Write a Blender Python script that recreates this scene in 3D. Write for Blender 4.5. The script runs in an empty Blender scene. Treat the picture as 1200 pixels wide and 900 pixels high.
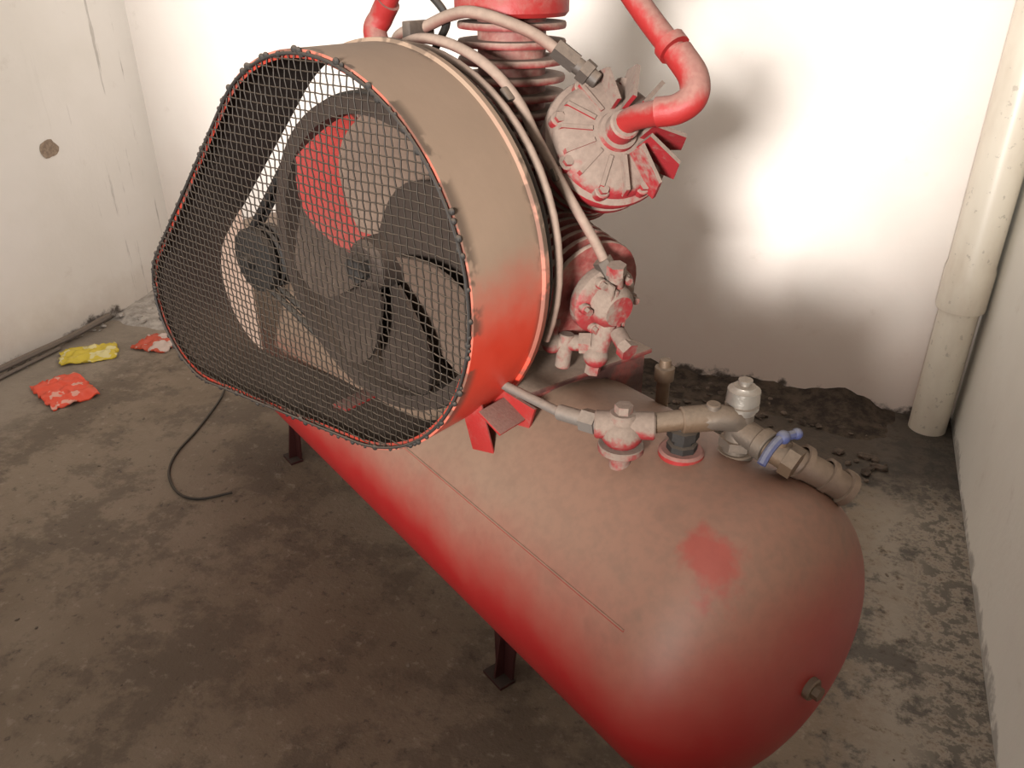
import bpy, bmesh, math, random
from mathutils import Vector, Matrix, Quaternion, noise as mnoise
random.seed(7)
V=Vector
scene=bpy.context.scene
# ------------------------------------------------------------------ camera
H=1.4; F=945.0
cam=bpy.data.cameras.new('camera'); co=bpy.data.objects.new('camera',cam); scene.collection.objects.link(co)
co.location=(0,0,H); co.rotation_euler=(math.radians(90-27.8),0,math.radians(22.5))
cam.sensor_width=36; cam.lens=36*F/1200; cam.clip_start=.02
scene.camera=co
try:
    scene.view_settings.view_transform='Standard'
except Exception: pass

# ------------------------------------------------------------------ materials
def nt(name):
    m=bpy.data.materials.new(name); m.use_nodes=True
    t=m.node_tree; b=t.nodes['Principled BSDF']
    return m,t,b
def N(t,typ,**kw):
    n=t.nodes.new(typ)
    for k,v in kw.items(): setattr(n,k,v)
    return n
def math_n(t,op,a,b=None,c=None,clamp=False):
    n=N(t,'ShaderNodeMath',operation=op); n.use_clamp=clamp
    for i,x in enumerate((a,b,c)):
        if x is None: continue
        if isinstance(x,(int,float)): n.inputs[i].default_value=x
        else: t.links.new(x,n.inputs[i])
    return n.outputs[0]
def maprange(t,x,a,b,c=0,d=1,smooth=True):
    n=N(t,'ShaderNodeMapRange'); n.interpolation_type='SMOOTHSTEP' if smooth else 'LINEAR'
    t.links.new(x,n.inputs[0])
    for i,v in enumerate((a,b,c,d)): n.inputs[i+1].default_value=v
    return n.outputs[0]
def noise(t,vec,scale,detail=4,rough=.55,sc=None):
    n=N(t,'ShaderNodeTexNoise'); n.inputs['Scale'].default_value=scale; n.inputs['Detail'].default_value=detail; n.inputs['Roughness'].default_value=rough
    if sc:
        m=N(t,'ShaderNodeMapping'); m.inputs['Scale'].default_value=sc; t.links.new(vec,m.inputs[0]); vec=m.outputs[0]
    t.links.new(vec,n.inputs['Vector']); return n.outputs['Fac']
def mix(t,fac,a,b):
    n=N(t,'ShaderNodeMix',data_type='RGBA')
    if isinstance(fac,(int,float)): n.inputs[0].default_value=fac
    else: t.links.new(fac,n.inputs[0])
    for i,x in ((6,a),(7,b)):
        if isinstance(x,tuple): n.inputs[i].default_value=(*x,1)
        else: t.links.new(x,n.inputs[i])
    return n.outputs[2]
def bump(t,b,h,strength=.3,dist=.01):
    n=N(t,'ShaderNodeBump'); n.inputs['Strength'].default_value=strength; n.inputs['Distance'].default_value=dist
    t.links.new(h,n.inputs['Height']); t.links.new(n.outputs[0],b.inputs['Normal'])
def objco(t): return N(t,'ShaderNodeTexCoord').outputs['Object']
def worldpos(t): return N(t,'ShaderNodeNewGeometry').outputs['Position']

DUST=(.28,.20,.145)
def dusty(name,base,dust=DUST,lo=-.1,hi=.5,amp=.6,scale=9,rough=.55,metal=0,mn=0.0,mx=1.0,alt=None):
    """painted / metal surface with dust settled on upward faces"""
    m,t,b=nt(name); oc=objco(t)
    g=N(t,'ShaderNodeNewGeometry'); s=N(t,'ShaderNodeSeparateXYZ'); t.links.new(g.outputs['Normal'],s.inputs[0])
    n1=noise(t,oc,scale,5,.6); n2=noise(t,oc,scale*7,3,.6)
    k=math_n(t,'MULTIPLY_ADD',math_n(t,'SUBTRACT',n1,.5),amp,s.outputs[2])
    k=math_n(t,'MULTIPLY_ADD',math_n(t,'SUBTRACT',n2,.5),amp*.35,k)
    f=maprange(t,k,lo,hi,mn,mx)
    if alt: base=mix(t,maprange(t,n1,.45,.6),base,alt)
    dcol=mix(t,n2,tuple(c*.70 for c in dust),tuple(min(1,c*1.25) for c in dust))
    t.links.new(mix(t,f,base,dcol),b.inputs['Base Color'])
    t.links.new(maprange(t,f,0,1,rough,.9,False),b.inputs['Roughness'])
    b.inputs['Metallic'].default_value=metal
    bump(t,b,n2,.2,.004)
    return m
def guard_mat():
    m,t,b=nt('guard_red_paint_dust'); oc=objco(t)
    g=N(t,'ShaderNodeNewGeometry'); s=N(t,'ShaderNodeSeparateXYZ'); t.links.new(g.outputs['Normal'],s.inputs[0])
    n1=noise(t,oc,6,5,.6); n2=noise(t,oc,45,3,.6); n3=noise(t,oc,11,4,.65)
    k=math_n(t,'MULTIPLY_ADD',math_n(t,'SUBTRACT',n1,.5),.30,s.outputs[2])
    k=math_n(t,'MULTIPLY_ADD',math_n(t,'SUBTRACT',n2,.5),.08,k)
    f=maprange(t,k,-.30,.28)
    dc=mix(t,n1,(.205,.140,.095),(.290,.20,.14))
    c=mix(t,f,mix(t,n1,(.44,.020,.008),(.62,.046,.018)),dc)
    ox=N(t,'ShaderNodeSeparateXYZ'); t.links.new(oc,ox.inputs[0])
    e=maprange(t,math_n(t,'ABSOLUTE',math_n(t,'SUBTRACT',ox.outputs[1],.085)),.058,.080)
    chip=math_n(t,'MULTIPLY',e,maprange(t,n3,.50,.56))
    c=mix(t,math_n(t,'MULTIPLY',chip,.8),c,(.07,.045,.03))
    t.links.new(c,b.inputs['Base Color']); t.links.new(maprange(t,f,0,1,.42,.85,False),b.inputs['Roughness'])
    bump(t,b,n2,.1,.003); return m
m_guard=guard_mat()
m_guardin=dusty('guard_inner_painted_shade',(.025,.014,.010),(.075,.05,.035),lo=0,hi=1.0,amp=1.0,scale=8,rough=.8)  # shade inside the guard put into the band's inner colour
m_plate=dusty('guard_back_plate',(.40,.27,.205),(.43,.32,.25),lo=-.3,hi=.6,amp=.8,scale=8,rough=.8)
m_red=dusty('red_paint_dust',(.24,.012,.010),(.17,.10,.078),lo=-.1,hi=.8,amp=1.3,scale=22,mx=.9)
m_redclean=dusty('red_paint',(.27,.014,.013),(.24,.125,.10),lo=-.10,hi=.75,amp=1.7,scale=14,mx=.9,rough=.55)
m_cast=dusty('dusty_cast_iron',(.06,.020,.018),(.19,.135,.10),lo=-.3,hi=.8,amp=1.0,scale=16,alt=(.19,.014,.015))
m_fin=dusty('dusty_red_cooling_fins',(.17,.022,.020),(.26,.185,.145),lo=-.5,hi=.6,amp=1.6,scale=12,alt=(.26,.018,.020))
m_head=dusty('dusty_cylinder_head',(.25,.016,.020),(.205,.150,.120),lo=-.50,hi=.20,amp=2.7,scale=13)
m_head2=dusty('dusty_valve_body',(.22,.018,.020),(.19,.14,.11),lo=-.6,hi=.2,amp=2.5,scale=19)
m_dark=dusty('dark_grime',(.014,.011,.009),(.075,.056,.041),lo=0,hi=1.0,amp=.6,scale=12,rough=.7)
m_blade=dusty('fan_blade_red',(.24,.018,.012),(.14,.075,.055),lo=.1,hi=1.1,amp=1.5,scale=7,rough=.7)
m_blade2=dusty('fan_blade_painted_shade',(.032,.020,.014),(.085,.058,.042),lo=-.1,hi=.9,amp=1.2,scale=7,rough=.8)  # blades and rim coloured extra dark to paint in the guard's interior shade
m_blade3=dusty('fan_blade_dusty',(.12,.078,.056),(.17,.118,.086),lo=-.3,hi=.7,amp=1.2,scale=7,rough=.8)
m_wire=dusty('mesh_wire',(.028,.020,.014),(.13,.095,.068),lo=.1,hi=1.1,amp=.5,scale=5,rough=.5,metal=.2)
m_flange=dusty('guard_flange_rust',(.28,.026,.012),(.05,.03,.02),lo=-.2,hi=.4,amp=3.0,scale=9,rough=.6)
m_hose=dusty('dusty_hose',(.18,.08,.062),(.25,.18,.14),lo=-.9,hi=.2,amp=1.0,scale=9,rough=.7)
m_galv=dusty('galvanized_pipe',(.20,.165,.135),(.22,.165,.122),lo=-.2,hi=.8,amp=1.0,scale=20,rough=.42,metal=.6)
m_brass=dusty('old_brass',(.15,.098,.062),(.20,.148,.107),lo=-.2,hi=.8,amp=1.0,scale=20,rough=.5,metal=.4)
m_chrome=dusty('chromed_metal',(.48,.44,.39),(.30,.245,.195),lo=.1,hi=1.3,amp=.8,scale=20,rough=.3,metal=.8)
m_blue=dusty('blue_plastic',(.05,.06,.15),(.16,.155,.175),lo=.1,hi=1.2,amp=.5,scale=20)
m_steelrod=dusty('grey_rod',(.15,.13,.115),(.22,.175,.14),lo=-.2,hi=1,amp=.6,scale=15,rough=.5,metal=.3)
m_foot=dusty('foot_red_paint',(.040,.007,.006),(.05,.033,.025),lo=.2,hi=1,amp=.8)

def tank_mat():
    m,t,b=nt('tank_red_enamel_dust'); oc=objco(t)
    g=N(t,'ShaderNodeNewGeometry'); s=N(t,'ShaderNodeSeparateXYZ'); t.links.new(g.outputs['Normal'],s.inputs[0])
    n1=noise(t,oc,4,5,.6); n2=noise(t,oc,60,3,.6); n3=noise(t,oc,14,4,.6)
    k=math_n(t,'MULTIPLY_ADD',math_n(t,'SUBTRACT',n1,.5),.45,s.outputs[2])
    k=math_n(t,'MULTIPLY_ADD',math_n(t,'SUBTRACT',n3,.5),.16,k)
    f=maprange(t,k,-.14,.66)
    f=math_n(t,'POWER',f,.72)
    d=N(t,'ShaderNodeVectorMath',operation='DISTANCE'); t.links.new(oc,d.inputs[0]); d.inputs[1].default_value=(.885,-.125,.675)
    dd=math_n(t,'MULTIPLY_ADD',math_n(t,'SUBTRACT',n3,.5),.24,d.outputs['Value'])
    f=math_n(t,'MULTIPLY',f,maprange(t,dd,-.005,.055,.5,1))
    ox=N(t,'ShaderNodeSeparateXYZ'); t.links.new(oc,ox.inputs[0])
    dc=mix(t,n1,(.170,.115,.078),(.240,.165,.115))
    dc=mix(t,maprange(t,ox.outputs[0],.25,1.0,0,.8),dc,(.235,.105,.070))
    dc=mix(t,maprange(t,n2,.35,.7,0,.30),dc,(.135,.088,.062))
    dc=mix(t,maprange(t,n3,.55,.72,0,.30),dc,(.13,.08,.056))
    red=mix(t,n1,(.24,.008,.009),(.39,.015,.015))
    t.links.new(mix(t,f,red,dc),b.inputs['Base Color'])
    t.links.new(maprange(t,f,0,1,.40,.62,False),b.inputs['Roughness'])
    bump(t,b,n2,.10,.002); return m
m_tank=tank_mat()

def plaster(name,kind):
    m,t,b=nt(name); p=worldpos(t); s=N(t,'ShaderNodeSeparateXYZ'); t.links.new(p,s.inputs[0])
    n1=noise(t,p,1.6,4,.6); n2=noise(t,p,9,5,.65); n3=noise(t,p,60,3,.5)
    ca,cb={'back':((.88,.82,.76),(.83,.75,.69)),'left':((.86,.82,.77),(.80,.76,.70)),'right':((.88,.86,.79),(.83,.80,.73))}[kind]
    c=mix(t,maprange(t,n1,.35,.7),ca,cb)
    c=mix(t,maprange(t,n2,.62,.75,0,.22),c,(.55,.48,.41))
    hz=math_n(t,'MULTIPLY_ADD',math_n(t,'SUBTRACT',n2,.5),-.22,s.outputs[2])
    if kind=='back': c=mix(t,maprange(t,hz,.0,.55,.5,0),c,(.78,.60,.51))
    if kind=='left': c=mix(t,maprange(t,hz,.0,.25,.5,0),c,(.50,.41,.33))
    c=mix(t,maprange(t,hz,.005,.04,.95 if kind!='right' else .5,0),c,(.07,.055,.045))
    if kind=='left':
        st=noise(t,p,3.2,5,.7,(1,7,.5))
        mk=math_n(t,'MULTIPLY',maprange(t,st,.60,.66),maprange(t,s.outputs[1],2.2,2.65))
        c=mix(t,math_n(t,'MULTIPLY',mk,.55),c,(.30,.27,.24))
    t.links.new(c,b.inputs['Base Color']); b.inputs['Roughness'].default_value=.85
    bump(t,b,math_n(t,'ADD',n2,math_n(t,'MULTIPLY',n3,.3)),.22,.006)
    return m
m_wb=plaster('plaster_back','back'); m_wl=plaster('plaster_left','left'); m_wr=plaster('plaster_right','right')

def floor_mat():
    m,t,b=nt('dirty_concrete'); p=worldpos(t); s=N(t,'ShaderNodeSeparateXYZ'); t.links.new(p,s.inputs[0])
    n1=noise(t,p,1.3,5,.6); n2=noise(t,p,3.6,8,.75); n3=noise(t,p,28,5,.7); n4=noise(t,p,90,3,.6)
    c=mix(t,maprange(t,n1,.35,.65),(.165,.120,.080),(.245,.190,.136))
    c=mix(t,maprange(t,n2,.47,.56,.0,.60),c,(.092,.067,.047))
    c=mix(t,maprange(t,n3,.56,.70,0,.55),c,(.32,.265,.205))
    c=mix(t,maprange(t,n3,.42,.32,0,.65),c,(.055,.040,.030))
    rx=math_n(t,'MULTIPLY_ADD',math_n(t,'SUBTRACT',n2,.5),.5,s.outputs[0])
    c=mix(t,math_n(t,'MULTIPLY',maprange(t,rx,.12,.3,0,.8),maprange(t,n3,.3,.5)),c,(.34,.295,.24))
    ry=math_n(t,'MULTIPLY_ADD',math_n(t,'SUBTRACT',n2,.5),.6,s.outputs[1])
    m1=math_n(t,'MULTIPLY',maprange(t,ry,2.05,2.4),maprange(t,s.outputs[0],-2.2,-1.2))
    c=mix(t,math_n(t,'MULTIPLY',m1,.86),c,mix(t,n3,(.022,.016,.012),(.095,.072,.055)))
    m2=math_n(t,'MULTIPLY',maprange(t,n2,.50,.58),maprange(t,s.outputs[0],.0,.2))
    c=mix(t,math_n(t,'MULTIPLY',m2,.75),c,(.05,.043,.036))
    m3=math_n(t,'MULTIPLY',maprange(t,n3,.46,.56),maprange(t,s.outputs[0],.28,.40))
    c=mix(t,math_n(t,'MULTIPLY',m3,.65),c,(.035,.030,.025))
    lx=math_n(t,'MULTIPLY_ADD',math_n(t,'SUBTRACT',n2,.5),.9,s.outputs[0])
    c=mix(t,math_n(t,'MULTIPLY',maprange(t,lx,-2.2,-2.75),.6),c,(.34,.29,.235))
    t.links.new(c,b.inputs['Base Color']); b.inputs['Roughness'].default_value=.8
    bump(t,b,math_n(t,'ADD',n3,math_n(t,'MULTIPLY',n4,.4)),.5,.010)
    return m
m_floor=floor_mat()
def earth(name,a,bb,scale=20):
    m,t,b=nt(name); p=objco(t); n=noise(t,p,scale,5,.7)
    t.links.new(mix(t,maprange(t,n,.35,.65),a,bb),b.inputs['Base Color']); b.inputs['Roughness'].default_value=.95
    bump(t,b,n,.6,.01); return m
m_soil=earth('dark_soil',(.024,.017,.012),(.090,.064,.046))
m_stone=earth('rubble_stone',(.055,.041,.031),(.16,.12,.092),12)
m_grit=earth('floor_grit',(.10,.078,.06),(.23,.18,.14),12)
m_pale=earth('pale_debris',(.26,.23,.20),(.52,.47,.42),12)
m_chip=earth('exposed_render',(.26,.19,.14),(.40,.31,.23),60)
def pvc():
    m,t,b=nt('cream_pvc'); oc=objco(t); n=noise(t,oc,6,4,.6,(1,1,.4)); n2=noise(t,oc,40,3,.6)
    c=mix(t,maprange(t,n,.4,.75),(.82,.75,.63),(.66,.57,.46)); c=mix(t,maprange(t,n2,.62,.7,0,.4),c,(.3,.25,.2))
    t.links.new(c,b.inputs['Base Color']); b.inputs['Roughness'].default_value=.35; return m
m_pvc=pvc()
def foil(name,a,bb,scale,th=.5):
    m,t,b=nt(name); oc=objco(t); n=noise(t,oc,scale,2,.4)
    t.links.new(mix(t,maprange(t,n,th,th+.03),a,bb),b.inputs['Base Color']); b.inputs['Roughness'].default_value=.25
    return m
m_y=foil('yellow_foil',(.64,.49,.05),(.70,.62,.30),22,.58)
m_o=foil('orange_foil',(.78,.085,.04),(.75,.36,.28),24,.62)
m_r=foil('red_white_foil',(.52,.075,.035),(.58,.45,.39),22,.52)
m_black=dusty('black_cable',(.015,.013,.012),(.1,.08,.06),lo=0,hi=1.4,amp=.5)

# ------------------------------------------------------------------ mesh helper
class P:
    def __init__(s): s.bm=bmesh.new(); s.mi=0
    def _m(s,faces):
        for f in faces: f.material_index=s.mi
    def frame(s,ax):
        ax=V(ax).normalized(); u=ax.orthogonal().normalized()
        return ax,u,ax.cross(u)
    def lathe(s,prof,o,ax,seg=32,u=None):
        o=V(o); ax,u0,w=s.frame(ax)
        rings=[]
        for (h,r) in prof:
            if r<1e-6: rings.append([s.bm.verts.new(o+ax*h)])
            else: rings.append([s.bm.verts.new(o+ax*h+(u0*math.cos(2*math.pi*i/seg)+w*math.sin(2*math.pi*i/seg))*r) for i in range(seg)])
        fs=[]
        for a,b in zip(rings,rings[1:]):
            for i in range(seg):
                j=(i+1)%seg
                if len(a)==1 and len(b)==1: continue
                if len(a)==1: fs.append(s.bm.faces.new((a[0],b[i],b[j])))
                elif len(b)==1: fs.append(s.bm.faces.new((a[i],a[j],b[0])))
                else: fs.append(s.bm.faces.new((a[i],a[j],b[j],b[i])))
        s._m(fs); return s
    def cyl(s,a,b,r,r2=None,seg=20,bev=None):
        a=V(a); b=V(b); L=(b-a).length; r2=r if r2 is None else r2
        bev=min(r,r2,L)*.12 if bev is None else bev
        return s.lathe([(0,0),(0,r-bev),(bev,r),(L-bev,r2),(L,r2-bev),(L,0)],a,b-a,seg)
    def hexn(s,a,b,r): return s.lathe([(0,0),(0,r),((V(b)-V(a)).length,r),((V(b)-V(a)).length,0)],a,V(b)-V(a),6)
    def tube(s,pts,r,seg=12,smooth=True,div=8,cap=True):
        pts=[V(p) for p in pts]
        if smooth and len(pts)>2:
            q=[]; ex=[pts[0]*2-pts[1]]+pts+[pts[-1]*2-pts[-2]]
            for i in range(1,len(ex)-2):
                for k in range(div):
                    x=k/div; a,b,c,d=ex[i-1:i+3]
                    q.append(.5*((2*b)+(c-a)*x+(2*a-5*b+4*c-d)*x*x+(3*b-a-3*c+d)*x**3))
            q.append(pts[-1]); pts=q
        tan=[(pts[min(i+1,len(pts)-1)]-pts[max(i-1,0)]).normalized() for i in range(len(pts))]
        u=tan[0].orthogonal().normalized(); rings=[]
        for p,tg in zip(pts,tan):
            u=(u-tg*u.dot(tg)).normalized(); w=tg.cross(u)
            rings.append([s.bm.verts.new(p+(u*math.cos(2*math.pi*i/seg)+w*math.sin(2*math.pi*i/seg))*r) for i in range(seg)])
        fs=[]
        for a,b in zip(rings,rings[1:]):
            for i in range(seg):
                j=(i+1)%seg; fs.append(s.bm.faces.new((a[i],a[j],b[j],b[i])))
        if cap: fs.append(s.bm.faces.new(rings[0][::-1])); fs.append(s.bm.faces.new(rings[-1]))
        s._m(fs); return s
    def box(s,c,size,rot=None,bev=.003):
        r=bmesh.ops.create_cube(s.bm,size=1)
        vs=r['verts']; M=Matrix.Translation(V(c))@(rot.to_4x4() if rot else Matrix.Identity(4))@Matrix.Diagonal((*size,1))
        for v in vs: v.co=M@v.co
        es={e for v in vs for e in v.link_edges}
        fs={f for v in vs for f in v.link_faces}
        s._m(fs)
        if bev:
            rr=bmesh.ops.bevel(s.bm,geom=list(es),offset=bev,segments=2,affect='EDGES',profile=.6)
            s._m(rr['faces'])
        return s
    def sph(s,c,r,sc=(1,1,1),seg=16):
        rr=bmesh.ops.create_uvsphere(s.bm,u_segments=seg,v_segments=seg//2+2,radius=r)
        for v in rr['verts']: v.co=V((v.co.x*sc[0],v.co.y*sc[1],v.co.z*sc[2]))+V(c)
        s._m({f for v in rr['verts'] for f in v.link_faces}); return s
    def poly_ext(s,pts,off):
        a=[s.bm.verts.new(V(p)) for p in pts]; b=[s.bm.verts.new(V(p)+V(off)) for p in pts]
        fs=[s.bm.faces.new(a[::-1]),s.bm.faces.new(b)]
        n=len(pts)
        for i in range(n): fs.append(s.bm.faces.new((a[i],a[(i+1)%n],b[(i+1)%n],b[i])))
        s._m(fs); return s
    def done(s,name,mats,parent=None,ang=38,recalc=True):
        if recalc: bmesh.ops.recalc_face_normals(s.bm,faces=s.bm.faces)
        for f in s.bm.faces: f.smooth=True
        for e in s.bm.edges:
            if len(e.link_faces)==2 and e.calc_face_angle(0)>math.radians(ang): e.smooth=False
        me=bpy.data.meshes.new(name); s.bm.to_mesh(me); s.bm.free()
        if not isinstance(mats,(list,tuple)): mats=[mats]
        for m in mats: me.materials.append(m)
        ob=bpy.data.objects.new(name,me); scene.collection.objects.link(ob)
        if parent: ob.parent=parent
        return ob
def empty(name,loc=(0,0,0),rz=0,parent=None):
    e=bpy.data.objects.new(name,None); e.empty_display_size=.1; scene.collection.objects.link(e)
    e.location=loc; e.rotation_euler=(0,0,rz)
    if parent: e.parent=parent
    return e

# ------------------------------------------------------------------ room shell
XL,XR,YB,YF,HC=-2.87,.475,2.77,-1.6,2.9
def wall(name,c,size,mat):
    p=P(); p.box(c,size,bev=0); return p.done(name,mat)
wall('floor',((XL+XR)/2,(YB+YF)/2,-.05),(XR-XL+.4,YB-YF+.4,.1),m_floor)
wall('wall_back',((XL+XR)/2,YB+.1,HC/2),(XR-XL+.4,.2,HC),m_wb)
wall('wall_left',(XL-.1,(YB+YF)/2,HC/2),(.2,YB-YF,HC),m_wl)
wall('wall_right',(XR+.1,(YB+YF)/2,HC/2),(.2,YB-YF,HC),m_wr)

# ------------------------------------------------------------------ compressor
root=empty('air_compressor',(-.772,1.450,0),math.radians(-30.4))
R=.264; ZC=.452; XN=.84; XF=-.95; CAPN=.150
p=P()
prof=[(XF-.20,0)]
for i in range(1,13):
    a=i/12*math.pi/2; prof.append((XF-.20*math.cos(a),R*math.sin(a)**.75 if i<12 else R))
prof+=[(XF+.001,R)]
for i in range(1,9): prof.append((XF+(XN-XF)*i/9,R))
prof+=[(XN-.001,R)]
for i in range(0,20):
    a=math.pi/2*(1-i/20); prof.append((XN+CAPN*math.cos(a)**.90,R*math.sin(a)**.84))
prof.append((XN+CAPN,0))
p.lathe(prof,(0,0,ZC),(1,0,0),seg=80)
sy=-.234; sz=ZC+math.sqrt(R*R-sy*sy)
p.tube([(-.6,sy,sz-.0012),(.2,sy,sz-.0012),(XN-.01,sy,sz-.0012)],.0024,6,smooth=False)
tank=p.done('tank',m_tank,root,ang=50)
p=P()
for fx in (.37,-.73):
    for sy_ in (-1,1):
        yb=.105*sy_
        p.poly_ext([(fx-.028,yb,.0),(fx+.028,yb,.0),(fx+.05,yb*.93,.25),(fx-.05,yb*.93,.25)],(0,-.006*sy_,0))
        p.box((fx,yb+.012*sy_,.004),(.065,.04,.008),bev=.001)
        p.poly_ext([(fx-.003,yb,.008),(fx-.003,yb+.025*sy_,.008),(fx-.003,yb*.96,.22)],(.006,0,0))
p.done('feet',m_foot,root)
p=P(); p.cyl((XN+CAPN-.01,0,.448),(XN+CAPN+.010,0,.448),.018,seg=20); p.hexn((XN+CAPN+.008,0,.448),(XN+CAPN+.020,0,.448),.011)
p.done('end_plug',m_brass,root)
p=P(); p.box((-.10,.04,.731),(1.08,.33,.010),bev=.002)
for x in (-.6,-.3,.1,.42):
    p.poly_ext([(x,-.12,.727),(x,-.12,.66),(x,-.06,.70),(x,.10,.70),(x,.20,.60),(x,.20,.727)],(.006,0,0))
p.done('platform',m_cast,root)

# ---- guard / pump frame
gf=empty('drive_assembly',(.192,-.337,.948),math.radians(12.9),root)
RB=.335; CS=(-.470,-.216); RS=.162; W=.17
def outline(off=0,n=96):
    c1=V((0,0)); c2=V(CS); r1=RB+off; r2=RS+off
    d=(c2-c1); L=d.length; base=math.atan2(d.y,d.x); al=math.acos((r1-r2)/L)
    pts=[]
    a0=base+al; a1=base+2*math.pi-al
    k=int(n*.7)
    for i in range(k+1):
        a=a0+(a1-a0)*i/k; pts.append(c1+V((math.cos(a),math.sin(a)))*r1)
    k2=n-k
    a0=base-al; a1=base+al
    for i in range(k2+1):
        a=a0+(a1-a0)*i/k2; pts.append(c2+V((math.cos(a),math.sin(a)))*r2)
    out=[]
    m=len(pts)
    for i in range(m):
        a=pts[i]; b=pts[(i+1)%m]; L=(b-a).length; s=max(1,int(L/.02))
        for j in range(s): out.append(a+(b-a)*j/s)
    return out
oo=outline(0); oi=outline(-.004)
p=P()
secs=[(oi,-.0),(oo,-.0),(oo,.003),(oo,W-.012),(outline(.006),W-.010),(outline(.006),W),(oo,W+.001),(oi,W),(oi,.0)]
rings=[[p.bm.verts.new((q.x,y,q.y)) for q in pl] for pl,y in secs]
for si,(a,b) in enumerate(zip(rings,rings[1:])):
    n=len(a)
    for i in range(n):
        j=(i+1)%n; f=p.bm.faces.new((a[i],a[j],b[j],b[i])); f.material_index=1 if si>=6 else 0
bmesh.ops.remove_doubles(p.bm,verts=p.bm.verts,dist=.00005)
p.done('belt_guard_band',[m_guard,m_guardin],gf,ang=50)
p=P(); pp=[q for q in outline(-.004) ]
cut=-.50
idx=[i for i,q in enumerate(pp) if q.x<cut]
st=[i for i in idx if (i-1)%len(pp) not in idx][0]
run=[]; i=st
while i in idx: run.append(pp[i]); i=(i+1)%len(pp)
p.poly_ext([(q.x,W-.004,q.y) for q in run],(0,.003,0))
p.done('guard_back_plate',m_plate,gf)
p=P()
of=outline(-.013)
a=[p.bm.verts.new((q.x,.001,q.y)) for q in outline(-.002)]; b=[p.bm.verts.new((q.x,.001,q.y)) for q in of]
for i in range(len(a)):
    j=(i+1)%len(a); p.bm.faces.new((a[i],a[j],b[j],b[i]))
p.done('guard_front_flange',m_flange,gf)
p=P()
stt=outline(-.004,150)
for i,q in enumerate(stt):
    if random.random()<.55:
        jx=random.uniform(-.004,.004)
        p.sph((q.x+jx,-.003,q.y+jx),random.uniform(.003,.006),(1,.8,1),8)
pl=outline(-.006); p.tube([(q.x,-.004,q.y) for q in pl]+[(pl[0].x,-.004,pl[0].y)],.0026,6,smooth=False)
p.done('mesh_edge_stitching',m_dark,gf)
p=P()
poly=outline(-.004)
def span(coord,val):
    xs=[]
    m=len(poly)
    for i in range(m):
        a=poly[i]; b=poly[(i+1)%m]
        if coord=='z': A,B,a_,b_=a.y,b.y,a.x,b.x
        else: A,B,a_,b_=a.x,b.x,a.y,b.y
        if (A-val)*(B-val)<0: xs.append(a_+(b_-a_)*(val-A)/(B-A))
    return (min(xs),max(xs)) if len(xs)>=2 else None
S=.0145; rw=.00125
def wob(x,z): return .007*mnoise.noise(V((x*4,z*4,1.3)))
def wire(lo,hi,fix,coord,ph):
    n=max(2,int(round((hi-lo)/S))); pts=[]
    k0=math.floor(lo/S); pts_s=[lo]+[ (k0+i)*S for i in range(1,n+2) if lo<(k0+i)*S<hi]+[hi]
    for tt in pts_s:
        k=int(round(tt/S)); y=.0011*(1 if (k+ph)%2 else -1)
        if coord=='z': x,z=tt,fix
        else: x,z=fix,tt
        dx=.004*mnoise.noise(V((x*7,z*7,5)))
        pts.append((x+dx,-.001+y+wob(x,z),z+.004*mnoise.noise(V((x*7,z*7,9)))))
    p.tube(pts,rw,4,smooth=False,cap=False)
for i in range(-60,60):
    v=i*S+.001
    sp_=span('z',v)
    if sp_ and sp_[1]-sp_[0]>.03: wire(sp_[0],sp_[1],v,'z',i)
    sp_=span('x',v)
    if sp_ and sp_[1]-sp_[0]>.03: wire(sp_[0],sp_[1],v,'x',i+1)
p.done('wire_mesh',m_wire,gf,recalc=False)
p=P()
p.box((.245,.10,-.265),(.05,.004,.10),Matrix.Rotation(-.3,3,'Y'),bev=.001)
p.box((.285,.13,-.235),(.055,.09,.005),Matrix.Rotation(.5,3,'Y'),bev=.001)
p.poly_ext([(.22,.15,-.20),(.33,.15,-.22),(.31,.15,-.29),(.25,.15,-.30)],(0,.006,0))
p.box((-.1,.12,-.36),(.04,.10,.05),bev=.002)
p.done('guard_bracket',m_red,gf)

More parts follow.
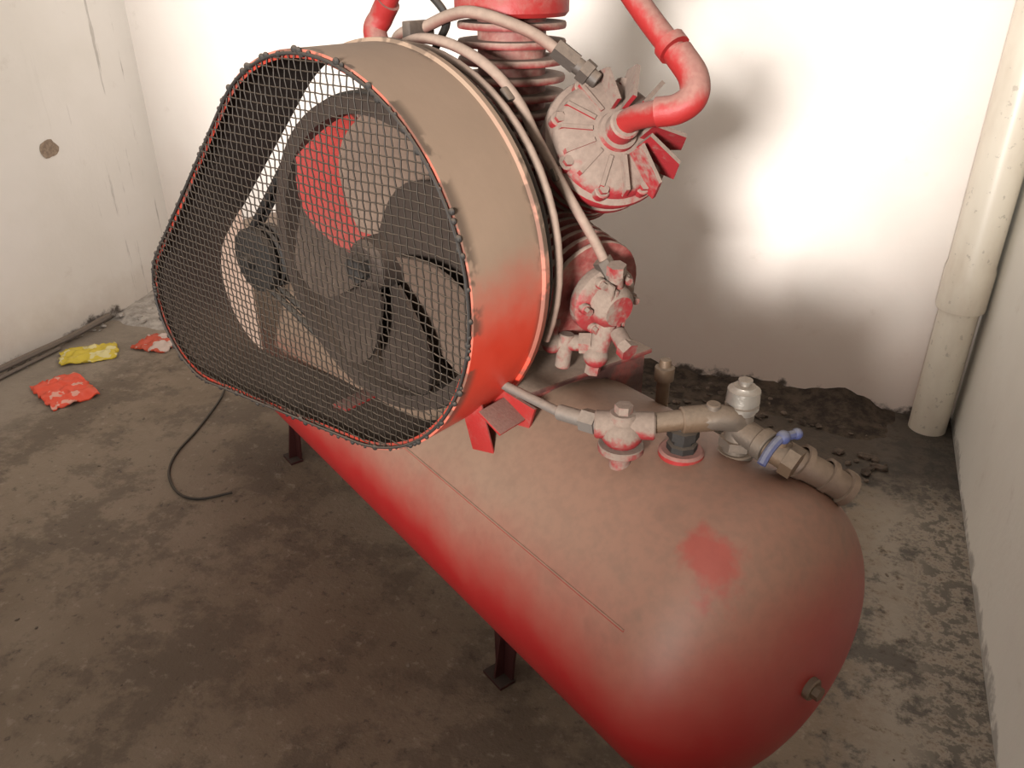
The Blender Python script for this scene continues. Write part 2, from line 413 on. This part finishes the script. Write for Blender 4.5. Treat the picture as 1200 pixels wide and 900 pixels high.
# flywheel
PX,PZ=.03,-.01
p=P()
c=V((PX,0,PZ))
rr=.275
p.mi=1
prof=[(.080,rr-.03),(.080,rr-.002),(.086,rr),(.094,rr),(.100,rr-.012),(.106,rr),(.114,rr),(.120,rr-.012),(.126,rr),(.136,rr),(.140,rr-.004),(.140,rr-.03),(.080,rr-.03)]
p.lathe(prof,c,(0,1,0),64)
p.lathe([(.055,0),(.055,.035),(.065,.045),(.15,.05),(.155,0)],c,(0,1,0),28)
NB=7
for k in range(NB):
    p.mi={0:0,1:2,3:2}.get(k,1)
    a=math.radians(122-360/NB*k)
    M=Matrix.Rotation(-a,3,'Y')
    ns,nw=8,5; g=[]
    for i in range(ns+1):
        r=.035+(rr-.055)*i/ns; row=[]
        w=.065+.13*math.sin(math.pi*min(1,i/ns*.75+.1)); tw=math.radians(-20+8*i/ns)
        for j in range(nw+1):
            u=(j/nw-.5)*w
            loc=V((r,.100+u*math.sin(tw)+.010*math.cos(math.pi*(j/nw-.5)),u*math.cos(tw)+.02*math.sin(i/ns*3)))
            row.append(c+M@loc)
        g.append(row)
    vs=[[p.bm.verts.new(q) for q in row] for row in g]; vs2=[[p.bm.verts.new(q+V((0,.008,0))) for q in row] for row in g]
    fs=[]
    for i in range(ns):
        for j in range(nw):
            fs.append(p.bm.faces.new((vs[i][j],vs[i+1][j],vs[i+1][j+1],vs[i][j+1]))); fs.append(p.bm.faces.new((vs2[i][j],vs2[i][j+1],vs2[i+1][j+1],vs2[i+1][j])))
    for i in range(ns):
        fs.append(p.bm.faces.new((vs[i][0],vs2[i][0],vs2[i+1][0],vs[i+1][0]))); fs.append(p.bm.faces.new((vs[i][nw],vs[i+1][nw],vs2[i+1][nw],vs2[i][nw])))
    p._m(fs)
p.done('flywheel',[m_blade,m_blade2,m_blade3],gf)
MX,MZ=-.335,-.085
p=P(); p.cyl((PX,.05,PZ),(PX,.36,PZ),.022); p.hexn((PX,.035,PZ),(PX,.055,PZ),.024); p.done('crankshaft',m_dark,gf)
p=P(); p.lathe([(.07,0),(.07,.04),(.075,.065),(.088,.065),(.096,.052),(.104,.065),(.110,.052),(.118,.065),(.13,.065),(.135,.04),(.135,0)],(MX,0,MZ),(0,1,0),32)
p.cyl((MX,.05,MZ),(MX,.26,MZ),.016); p.done('motor_pulley',m_dark,gf)
p=P()
def beltpath(r1,r2):
    c1=V((PX,PZ)); c2=V((MX,MZ)); d=c2-c1; L=d.length; base=math.atan2(d.y,d.x); al=math.acos((r1-r2)/L); pts=[]
    for i in range(41):
        a=base+al+(2*math.pi-2*al)*i/40; pts.append(c1+V((math.cos(a),math.sin(a)))*r1)
    for i in range(13):
        a=base-al+2*al*i/12; pts.append(c2+V((math.cos(a),math.sin(a)))*r2)
    return pts
for y in (.100,.120):
    b=beltpath(rr-.002,.06); p.tube([(q.x,y,q.y) for q in b]+[(b[0].x,y,b[0].y)],.0065,8,smooth=False)
p.done('drive_belts',m_black,gf)
p=P(); mo=(MX,0,MZ)
p.lathe([(.20,0),(.20,.05),(.215,.085),(.235,.098),(.50,.098),(.52,.085),(.53,.05),(.53,0)],mo,(0,1,0),40)
for k in range(24):
    a=2*math.pi*k/24
    if -2.2<((a+math.pi)%(2*math.pi)-math.pi)<-.9: continue
    p.box((MX+math.cos(a)*.103,.37,MZ+math.sin(a)*.103),(.016,.25,.004),Matrix.Rotation(-a,3,'Y'),bev=0)
p.box((MX,.36,MZ+.115),(.09,.10,.05),bev=.006)
p.box((MX,.37,MZ-.105),(.2,.22,.024),bev=.002); p.box((MX-.06,.37,MZ-.08),(.03,.2,.05),bev=.002); p.box((MX+.06,.37,MZ-.08),(.03,.2,.05),bev=.002)
p.done('electric_motor',m_dark,gf)

# pump crankcase
p=P()
CY=.43
p.lathe([(.28,0),(.28,.07),(.29,.085),(.31,.10),(.33,.135),(.35,.14),(.52,.14),(.54,.13),(.555,.10),(.555,0)],(PX,0,PZ-.02),(0,1,0),40)
p.box((PX,CY,PZ-.12),(.24,.22,.13),bev=.02); p.box((PX,CY,PZ-.19),(.30,.25,.02),bev=.004)
for k in range(8):
    a=2*math.pi*k/8; q=V((PX+math.cos(a)*.118,0,PZ-.02+math.sin(a)*.118)); p.hexn(q+V((0,.322,0)),q+V((0,.338,0)),.010)
p.done('pump_crankcase',m_cast,gf)

def finned(p,o,ax,h0,h1,rin,rout,n,seg=40):
    prof=[(h0,0),(h0,rin)]
    st=(h1-h0)/n
    for i in range(n):
        h=h0+st*(i+.25); prof+=[(h,rin),(h,rout*.985),(h+st*.10,rout),(h+st*.28,rout),(h+st*.38,rout*.985),(h+st*.38,rin)]
    prof+=[(h1,rin),(h1,0)]
    p.lathe(prof,o,ax,seg)
p=P(); o=V((.045,CY,-.02))
finned(p,o,(0,0,1),.12,.385,.062,.098,9)
p.cyl(o+V((0,0,.08)),o+V((0,0,.125)),.08)
p.done('centre_cylinder',m_fin,gf)
p=P()
p.lathe([(.383,0),(.383,.096),(.390,.102),(.415,.102),(.424,.096),(.428,.085),(.46,.08),(.47,.07),(.475,0)],o,(0,0,1),40)
for k in range(8):
    a=2*math.pi*k/8+.2; q=o+V((math.cos(a)*.088,math.sin(a)*.088,.42)); p.hexn(q,q+V((0,0,.018)),.011)
for k in range(9):
    x=(k-4)*.018; p.box(o+V((x,0,.50)),(.004,.14,.06),bev=0)
p.done('centre_cylinder_head',m_redclean,gf)

def head_unit(name,o,ax,L,side):
    ax=V(ax).normalized(); o=V(o); side=V(side)
    p=P(); finned(p,o,ax,.10,L-.020,.055,.090,6); p.done(name+'_barrel',m_fin,gf)
    p=P()
    p.lathe([(L-.044,0),(L-.044,.102),(L-.040,.110),(L-.028,.110),(L-.026,.098),(L-.014,.098),(L-.012,.112),(L+.006,.116),(L+.012,.114),(L+.016,.104),(L+.030,.101),(L+.040,.091),(L+.045,.062),(L+.050,.035),(L+.058,.033),(L+.062,0)],o,ax,48)
    up=V((0,0,1)); u=(up-ax*up.dot(ax)).normalized(); w=ax.cross(u)
    for k in range(8):
        a=2*math.pi*(k+.5)/8; q=o+ax*(L+.012)+(u*math.cos(a)+w*math.sin(a))*.098
        p.lathe([(0,.014),(.018,.014),(.020,.012),(.020,0)],q,ax,12); p.hexn(q+ax*.018,q+ax*.028,.009)
    for k in range(14):
        a=2*math.pi*(k+.0)/14
        d=u*math.cos(a)+w*math.sin(a); t=ax.cross(d).normalized()*.0036
        s_=.18+.82*max(0,min(1,(d.dot(side)+.25)/.6))
        r0,r1=.040,.092
        hh=.056*s_; ex=.036*s_
        q=[o+d*r0+ax*(L+.040),o+d*r1+ax*(L+.018),o+d*(r1+ex)+ax*(L+.030),o+d*(r1+ex*.6)+ax*(L+.035+hh*.75),o+d*(r0+.004)+ax*(L+.042+hh)]
        p.poly_ext([x-t for x in q],t*2)
    p.cyl(o+ax*(L+.04),o+ax*(L+.085),.026); 
    p.done(name+'_head',m_head,gf)
    return o+ax*(L+.085)
AXR=V((.70,-.42,.54)).normalized()
oR=V((.280,.41,.178))-AXR*.275
endR=head_unit('near_cylinder',oR,AXR,.258,(.72,.60,.35))
AXL=V((-.74,.0,.62)).normalized()
endL=head_unit('far_cylinder',V((.0,CY,0)),AXL,.27,(-.766,-.6,0))

p=P(); AS=V((.90,-.30,-.16)).normalized(); oS=V((.070,.425,-.030))
finned(p,oS,AS,.11,.262,.042,.096,6,32)
p.done('high_pressure_cylinder',m_fin,gf)
p=P()
p.lathe([(.262,0),(.262,.058),(.270,.064),(.286,.064),(.292,.058),(.296,.042),(.318,.038),(.328,.028),(.328,0)],oS,AS,32)
_,u,w=p.frame(AS)
for k in range(6):
    a=2*math.pi*k/6+.3; q=oS+AS*.284+(u*math.cos(a)+w*math.sin(a))*.051; p.lathe([(0,.010),(.016,.010),(.018,.008),(.018,0)],q,AS,10); p.hexn(q+AS*.016,q+AS*.028,.007)
for k in range(5):
    p.box(oS+AS*.31+w*((k-2)*.014),(.030,.004,.06),AS.to_track_quat('X','Z').to_matrix(),bev=0)
hc=oS+AS*.30
p.cyl(hc+V((0,0,-.02)),hc+V((-.01,-.02,-.095)),.019)
p.cyl(hc+V((.02,0,-.05)),hc+V((.050,-.02,-.06)),.015); p.hexn(hc+V((.046,-.02,-.06)),hc+V((.062,-.024,-.066)),.018)
p.cyl(hc+V((0,-.01,-.072)),hc+V((-.085,-.05,-.080)),.015); p.cyl(hc+V((-.06,-.04,-.06)),hc+V((-.065,-.045,-.125)),.014)
p.hexn(hc+V((-.02,-.018,-.074)),hc+V((-.04,-.028,-.076)),.021)
p.sph(hc+V((-.01,-.02,-.095)),.023); p.sph(hc+V((-.085,-.05,-.080)),.021)
p.cyl(hc+V((.010,0,.03)),hc+V((.015,-.01,.07)),.013); p.hexn(hc+V((.014,-.008,.06)),hc+V((.016,-.011,.078)),.017)
p.cyl(hc+V((-.085,-.05,-.08)),hc+V((-.085,-.05,-.02)),.011); p.hexn(hc+V((-.085,-.05,-.045)),hc+V((-.085,-.05,-.032)),.016)
p.hexn(hc+V((-.10,-.055,-.084)),hc+V((-.118,-.065,-.09)),.015); p.hexn(hc+V((-.012,-.022,-.112)),hc+V((-.014,-.024,-.130)),.014)
p.done('high_pressure_head',m_head2,gf)

p=P()
p.tube([(.05,.43,.56),(.16,.43,.54),(.25,.42,.455),(.335,.41,.375),(.415,.395,.312)],.019,16)
p.tube([(.405,.396,.325),(.438,.388,.295),(.448,.376,.268),(.430,.364,.250),(.40,.355,.243)],.023,16)
p.tube([(.41,.358,.245),tuple(endR+V((.012,0,.008))),tuple(endR-AXR*.03)],.020,16)
p.lathe([(0,.026),(.016,.026),(.016,.0)],V((.385,.400,.338)),V((.08,-.02,-.06)),16)
p.tube([(.03,.43,.56),(-.12,.43,.56),(-.24,.44,.48),(-.285,.45,.40),(-.31,.45,.365)],.020,16)
p.tube([(-.30,.45,.375),(-.325,.45,.345),(-.335,.44,.31),tuple(endL)],.025,16)
p.done('delivery_pipes',m_redclean,gf)

p=P()
p.tube([(-.20,.36,.29),(-.12,.31,.33),(-.05,.30,.345),(.02,.30,.368),(.081,.30,.373),(.149,.35,.346),(.20,.385,.308)],.010,12)
p.tube([(-.10,.27,.30),(-.04,.25,.325),(.01,.25,.334),(.08,.25,.325),(.152,.25,.297),(.20,.262,.25),(.232,.275,.19),(.284,.30,.096),(.325,.315,.03),(.348,.33,-.023)],.0088,12)
def arc(r,y,a0,a1,n=20): return [(r*math.cos(math.radians(a0+(a1-a0)*i/n)),y,r*math.sin(math.radians(a0+(a1-a0)*i/n))) for i in range(n+1)]
p.tube(arc(.325,.215,108,-22),.0070,10,smooth=False)
p.done('air_hoses',m_hose,gf)
p=P(); p.tube(arc(.322,.188,115,-35,26),.009,10,smooth=False); p.tube([(-.05,.33,.31),(.0,.31,.36),(-.03,.30,.40),(-.08,.31,.42)],.007,8)
p.done('black_cable_run',m_dark,gf)
p=P()
p.hexn((.185,.375,.322),(.215,.395,.296),.018); p.cyl((.20,.385,.308),(.25,.41,.27),.014); p.hexn((.225,.398,.29),(.238,.404,.279),.021)
p.hexn((.335,.322,.0),(.350,.332,-.03),.017); p.cyl((.345,.33,-.02),(.352,.34,-.07),.014)
p.box((.19,.25,.262),(.024,.024,.010),Matrix.Rotation(.9,3,'Y')); p.box((-.05,.29,.34),(.02,.06,.035)); p.box((.262,.287,.14),(.022,.022,.008),Matrix.Rotation(1.1,3,'Y'))
p.done('hose_fittings',dusty('fitting_grime',(.05,.038,.031),(.16,.12,.09),lo=-.3,hi=.9,amp=.8,scale=16),gf)
p=P(); p.cyl((.14,.28,-.215),(.235,.27,-.235),.019); p.cyl((.225,.27,-.233),(.309,.26,-.258),.014); p.hexn((.15,.28,-.217),(.175,.277,-.222),.025)
p.lathe([(0,.015),(.022,.015),(.022,.009),(0,.009)],V((.300,.262,-.2555)),V((.084,-.01,-.025)),16)
p.done('drain_stub',m_galv,gf)

# ---- tank-top fittings (tank frame)
def surf(y): return ZC+math.sqrt(R*R-y*y)
p=P(); p.cyl((.40,-.15,.765),(.585,-.125,.762),.0080); p.cyl((.555,-.128,.762),(.64,-.105,.768),.013); p.hexn((.60,-.117,.766),(.625,-.109,.767),.019)
p.done('unloader_rod',m_steelrod,root)
p=P(); p.cyl((.655,-.085,surf(-.085)-.01),(.655,-.085,.76),.017); p.sph((.655,-.085,.758),.034,(1,1,.85)); p.cyl((.655,-.085,.76),(.655,-.085,.792),.025,.022); p.hexn((.655,-.085,.79),(.655,-.085,.805),.014)
p.cyl((.625,-.115,.768),(.69,-.05,.772),.022); p.cyl((.655,-.085,.737),(.655,-.085,.725),.036)
p.done('check_valve',m_head2,root)
p=P(); p.cyl((.675,-.062,.772),(.715,-.005,.780),.016); p.cyl((.708,-.015,.778),(.735,.03,.780),.021)
p.done('brass_nipple',m_brass,root)
p=P()
p.tube([(.725,.012,.779),(.738,.030,.781),(.748,.05,.777),(.750,.075,.765)],.020,14)
p.cyl((.735,.025,.78),(.735,.025,.806),.011)
p.cyl((.750,.075,surf(.075)-.01),(.750,.075,.79),.021); p.cyl((.750,.075,.695),(.750,.075,.712),.028)
p.cyl((.750,.075,.752),(.80,.075,.745),.021); p.cyl((.79,.075,.747),(.808,.075,.744),.026)
p.hexn((.750,.075,.720),(.750,.075,.735),.028)
p.done('cross_fitting',m_galv,root)
p=P(); o=V((.750,.075,.782)); k=.55
p.lathe([(h*k,r) for h,r in [(0,0),(0,.022),(.012,.022),(.014,.026),(.024,.026),(.026,.022),(.032,.022),(.034,.026),(.07,.025),(.076,.019),(.082,.017),(.084,.008),(.092,.008),(.094,.011),(.10,.011),(.102,0)]],o,(0,0,1),24)
p.done('safety_valve',m_chrome,root)
p=P(); y=-.005; x=.708
p.lathe([(-.005,0),(-.005,.036),(.004,.036),(.008,.032),(.008,0)],(x,y,surf(y)),(0,0,1),24); p.done('flange',m_redclean,root)
p=P(); p.lathe([(.006,0),(.006,.024),(.018,.024),(.020,.018),(.028,.018),(.030,.025),(.044,.025),(.046,.016),(.058,.014),(.060,0)],(x,y,surf(y)),(0,0,1),8); p.done('drop_plug',m_dark,root)
p=P(); p.cyl((.80,.075,.745),(.85,.085,.733),.019); p.hexn((.835,.082,.737),(.853,.086,.732),.025); p.cyl((.825,.08,.74),(.825,.08,.768),.009); p.done('ball_valve',m_brass,root)
p=P(); p.tube([(.828,.032,.742),(.826,.05,.758),(.826,.075,.770),(.832,.105,.770)],.007,8); p.sph((.826,.08,.770),.011); p.sph((.832,.105,.770),.009); p.done('valve_lever',m_blue,root)
p=P(); p.tube([(.815,.11,.722),(.84,.125,.71),(.868,.155,.688),(.885,.175,.672)],.024,14)
for a,b in (((.835,.12,.718),(.842,.127,.712)),((.862,.149,.696),(.869,.156,.689))): p.lathe([(0,.024),(0,.029),(.010,.029),(.010,.024)],a,V(b)-V(a),16)
p.lathe([(0,.024),(0,.030),(.012,.030),(.012,.019),(-.02,.019)],(.882,.171,.676),(.017,.02,-.018),16)
p.done('outlet_stub',dusty('brown_hose',(.08,.048,.032),(.18,.125,.085),lo=-.2,hi=1,amp=.6),root)
p=P(); p.cyl((.80,.085,.738),(.82,.115,.72),.02); p.done('outlet_elbow',m_brass,root)
p=P(); p.cyl((.53,.143,surf(.143)-.01),(.53,.143,.735),.012); p.lathe([(0,.018),(.025,.018),(.027,.012),(.04,.010),(.042,0)],(.53,.143,.725),(0,0,1),12); p.done('relief_nipple',m_brass,root)

# ------------------------------------------------------------------ PVC pipe
p=P(); cx,cy=.398,2.697
p.lathe([(0,.0),(0,.058),(.46,.058),(.46,.055)],(cx,cy,.0),(0,0,1),40)
p.lathe([(.435,.0585),(.435,.070),(.44,.071),(.56,.071),(.58,.067),(HC,.067),(HC,.0)],(cx,cy,0),(0,0,1),40)
p.done('drain_pipe',m_pvc)

# ------------------------------------------------------------------ floor debris
def packet(name,loc,lx,ly,rz,mat,seed):
    p=P(); nx,ny=26,18; top=[];bot=[]
    for i in range(nx+1):
        rt=[];rb=[]
        for j in range(ny+1):
            u=i/nx*2-1; v=j/ny*2-1
            th=.010*max(0,(1-u**4))*max(0,(1-v**4))
            n=mnoise.noise(V((u*2.2+seed,v*2.2,seed))); n2=mnoise.noise(V((u*5,v*5+seed,seed)))
            cr=.012*(1-abs(mnoise.noise(V((u*2.6,v*2.6,seed*2))))*3)
            zz=.005+.012*abs(n)+max(0,cr)*.8
            ex=1+.03*math.sin(v*9+seed)*(abs(u)>.95)
            x=u*lx/2*ex*(1-.05*v*v+.08*n); y=v*ly/2*(1+.10*n2-.06*u*u)
            rt.append(p.bm.verts.new((x,y,zz+th*(1+.5*n2)))); rb.append(p.bm.verts.new((x,y,max(.001,zz-.005-th*.4))))
        top.append(rt);bot.append(rb)
    for i in range(nx):
        for j in range(ny):
            p.bm.faces.new((top[i][j],top[i+1][j],top[i+1][j+1],top[i][j+1])); p.bm.faces.new((bot[i][j],bot[i][j+1],bot[i+1][j+1],bot[i+1][j]))
    for i in range(nx):
        p.bm.faces.new((top[i][0],bot[i][0],bot[i+1][0],top[i+1][0])); p.bm.faces.new((top[i][ny],top[i+1][ny],bot[i+1][ny],bot[i][ny]))
    for j in range(ny):
        p.bm.faces.new((top[0][j],top[0][j+1],bot[0][j+1],bot[0][j])); p.bm.faces.new((top[nx][j],bot[nx][j],bot[nx][j+1],top[nx][j+1]))
    ob=p.done(name,mat,ang=60); ob.location=loc; ob.rotation_euler=(0,0,rz); return ob
packet('yellow_snack_packet',(-2.665,2.03,0),.21,.15,math.radians(45),m_y,1.7)
packet('orange_snack_packet',(-2.50,1.77,0),.25,.17,math.radians(-22),m_o,4.1)
packet('red_snack_packet',(-2.49,2.22,0),.16,.15,math.radians(10),m_r,8.3)
p=P(); p.tube([(-1.97,2.02,.02),(-1.93,1.93,.006),(-1.86,1.74,.006),(-1.82,1.60,.006),(-1.76,1.50,.006),(-1.66,1.43,.006),(-1.58,1.43,.006),(-1.51,1.49,.008)],.0040,8)
p.done('loose_cable',m_black)
p=P(); p.tube([(-2.82,1.55,.03),(-2.815,1.85,.035),(-2.825,2.1,.03),(-2.83,2.30,.04)],.014,8)
p.tube([(-2.795,1.60,.010),(-2.80,1.82,.012),(-2.81,2.02,.012)],.008,8)
p.done('conduit_scrap',m_steelrod)

def stones(name,n,fn,mat,parent=None,cull=None):
    p=P()
    for _ in range(n):
        x,y,s,z=fn()
        r=bmesh.ops.create_icosphere(p.bm,subdivisions=1,radius=1)
        M=Matrix.Rotation(random.uniform(0,6),3,'Z')@Matrix.Rotation(random.uniform(-.4,.4),3,'X')
        sc=(s*random.uniform(.7,1.5),s*random.uniform(.6,1.1),s*random.uniform(.35,.7))
        for v in r['verts']:
            q=v.co*random.uniform(.8,1.15); v.co=M@V((q.x*sc[0],q.y*sc[1],q.z*sc[2]))+V((x,y,z+sc[2]*.6))
    return p.done(name,mat,parent,ang=20)
def bw():
    if random.random()<.06: return .20+random.gauss(0,.04),2.38+random.gauss(0,.05),random.choice([.010,.016,.022]),0
    x=random.uniform(-1.5,.27); y=2.74-abs(random.gauss(0,.12)); s=random.choice([.006,.008,.010,.012,.018]); return x,min(y,2.72),s,0.002
rub=stones('rubble_pile',230,bw,m_stone)
p=P(); nx,ny=110,12; g=[]
for i in range(nx+1):
    x=-2.1+(2.40)*i/nx; row=[]
    for j in range(ny+1):
        v=j/ny; wd=.17+.09*mnoise.noise(V((x*2.5,0,3)))
        y=2.77-v*wd*1.3
        h=(1-v)**1.3*(.032+.05*mnoise.noise(V((x*4,1,0))))*min(1,(i)/12)*(1 if x<.15 else max(0,1-(x-.15)/.15))
        h+=.012*mnoise.noise(V((x*22,y*22,2)))*(1-v)
        row.append(p.bm.verts.new((x,y,max(h,0)-.002*v)))
    g.append(row)
for i in range(nx):
    for j in range(ny): p.bm.faces.new((g[i][j],g[i][j+1],g[i+1][j+1],g[i+1][j]))
p.done('earth_mound',m_soil,rub,ang=80)
def pilef(): 
    return max(-2.84,-2.70+random.gauss(0,.10)),min(2.72,2.55+random.gauss(0,.09)),random.choice([.006,.012,.02]),.01
heap=stones('plaster_debris',90,pilef,m_pale)
p=P(); g=[]
for i in range(25):
    row=[]
    for j in range(25):
        x=-2.87+.48*i/24; y=2.77-.50*j/24
        u=i/24; v=j/24
        h=.07*max(0,1-(u*u+v*v)**.5*.98)**1.0+.02*mnoise.noise(V((x*9,y*9,1)))
        if u>.93 or v>.93 : h=-.002
        row.append(p.bm.verts.new((x,y,h-.004)))
    g.append(row)
for i in range(24):
    for j in range(24): p.bm.faces.new((g[i][j],g[i][j+1],g[i+1][j+1],g[i+1][j]))
p.done('plaster_heap',m_pale,heap,ang=80)
stones('wall_foot_debris',60,lambda:(-2.865+abs(random.gauss(0,.02)),random.uniform(1.2,2.3),random.choice([.005,.008,.012]),.002),m_pale)
stones('floor_grit',150,lambda:(random.uniform(-2.4,.3),random.uniform(.5,2.3),random.choice([.002,.003,.005]),0),m_grit)
p=P(); pts=[]
for i in range(18):
    a=2*math.pi*i/18; r=.036*(1+.3*mnoise.noise(V((math.cos(a)*1.5,math.sin(a)*1.5,4)))); pts.append((XL+.0005,2.25+math.cos(a)*r*1.1,.75+math.sin(a)*r))
p.poly_ext(pts,(.002,0,0)); p.done('wall_chip',m_chip)

# ------------------------------------------------------------------ light
w=bpy.data.worlds.new('world'); scene.world=w; w.use_nodes=True
bg=w.node_tree.nodes['Background']; bg.inputs[0].default_value=(1.0,.94,.87,1); bg.inputs[1].default_value=.58
def spot(name,loc,tgt,e,ang,blend,rad,col):
    l=bpy.data.lights.new(name,'SPOT'); l.energy=e; l.spot_size=math.radians(ang); l.spot_blend=blend; l.shadow_soft_size=rad; l.color=col
    o=bpy.data.objects.new(name,l); scene.collection.objects.link(o); o.location=loc
    o.rotation_euler=(V(tgt)-V(loc)).to_track_quat('-Z','Y').to_euler(); return o
spot('window_light',(-.32,-2.6,1.66),(-1.02,2.77,1.42),1700,38,.55,.34,(1,.96,.92))
spot('left_wall_fill_light',(.3,-1.2,2.3),(-2.87,2.1,1.05),240,50,.9,.35,(1,.96,.92))  # added fill spot to brighten the left wall, not a known window
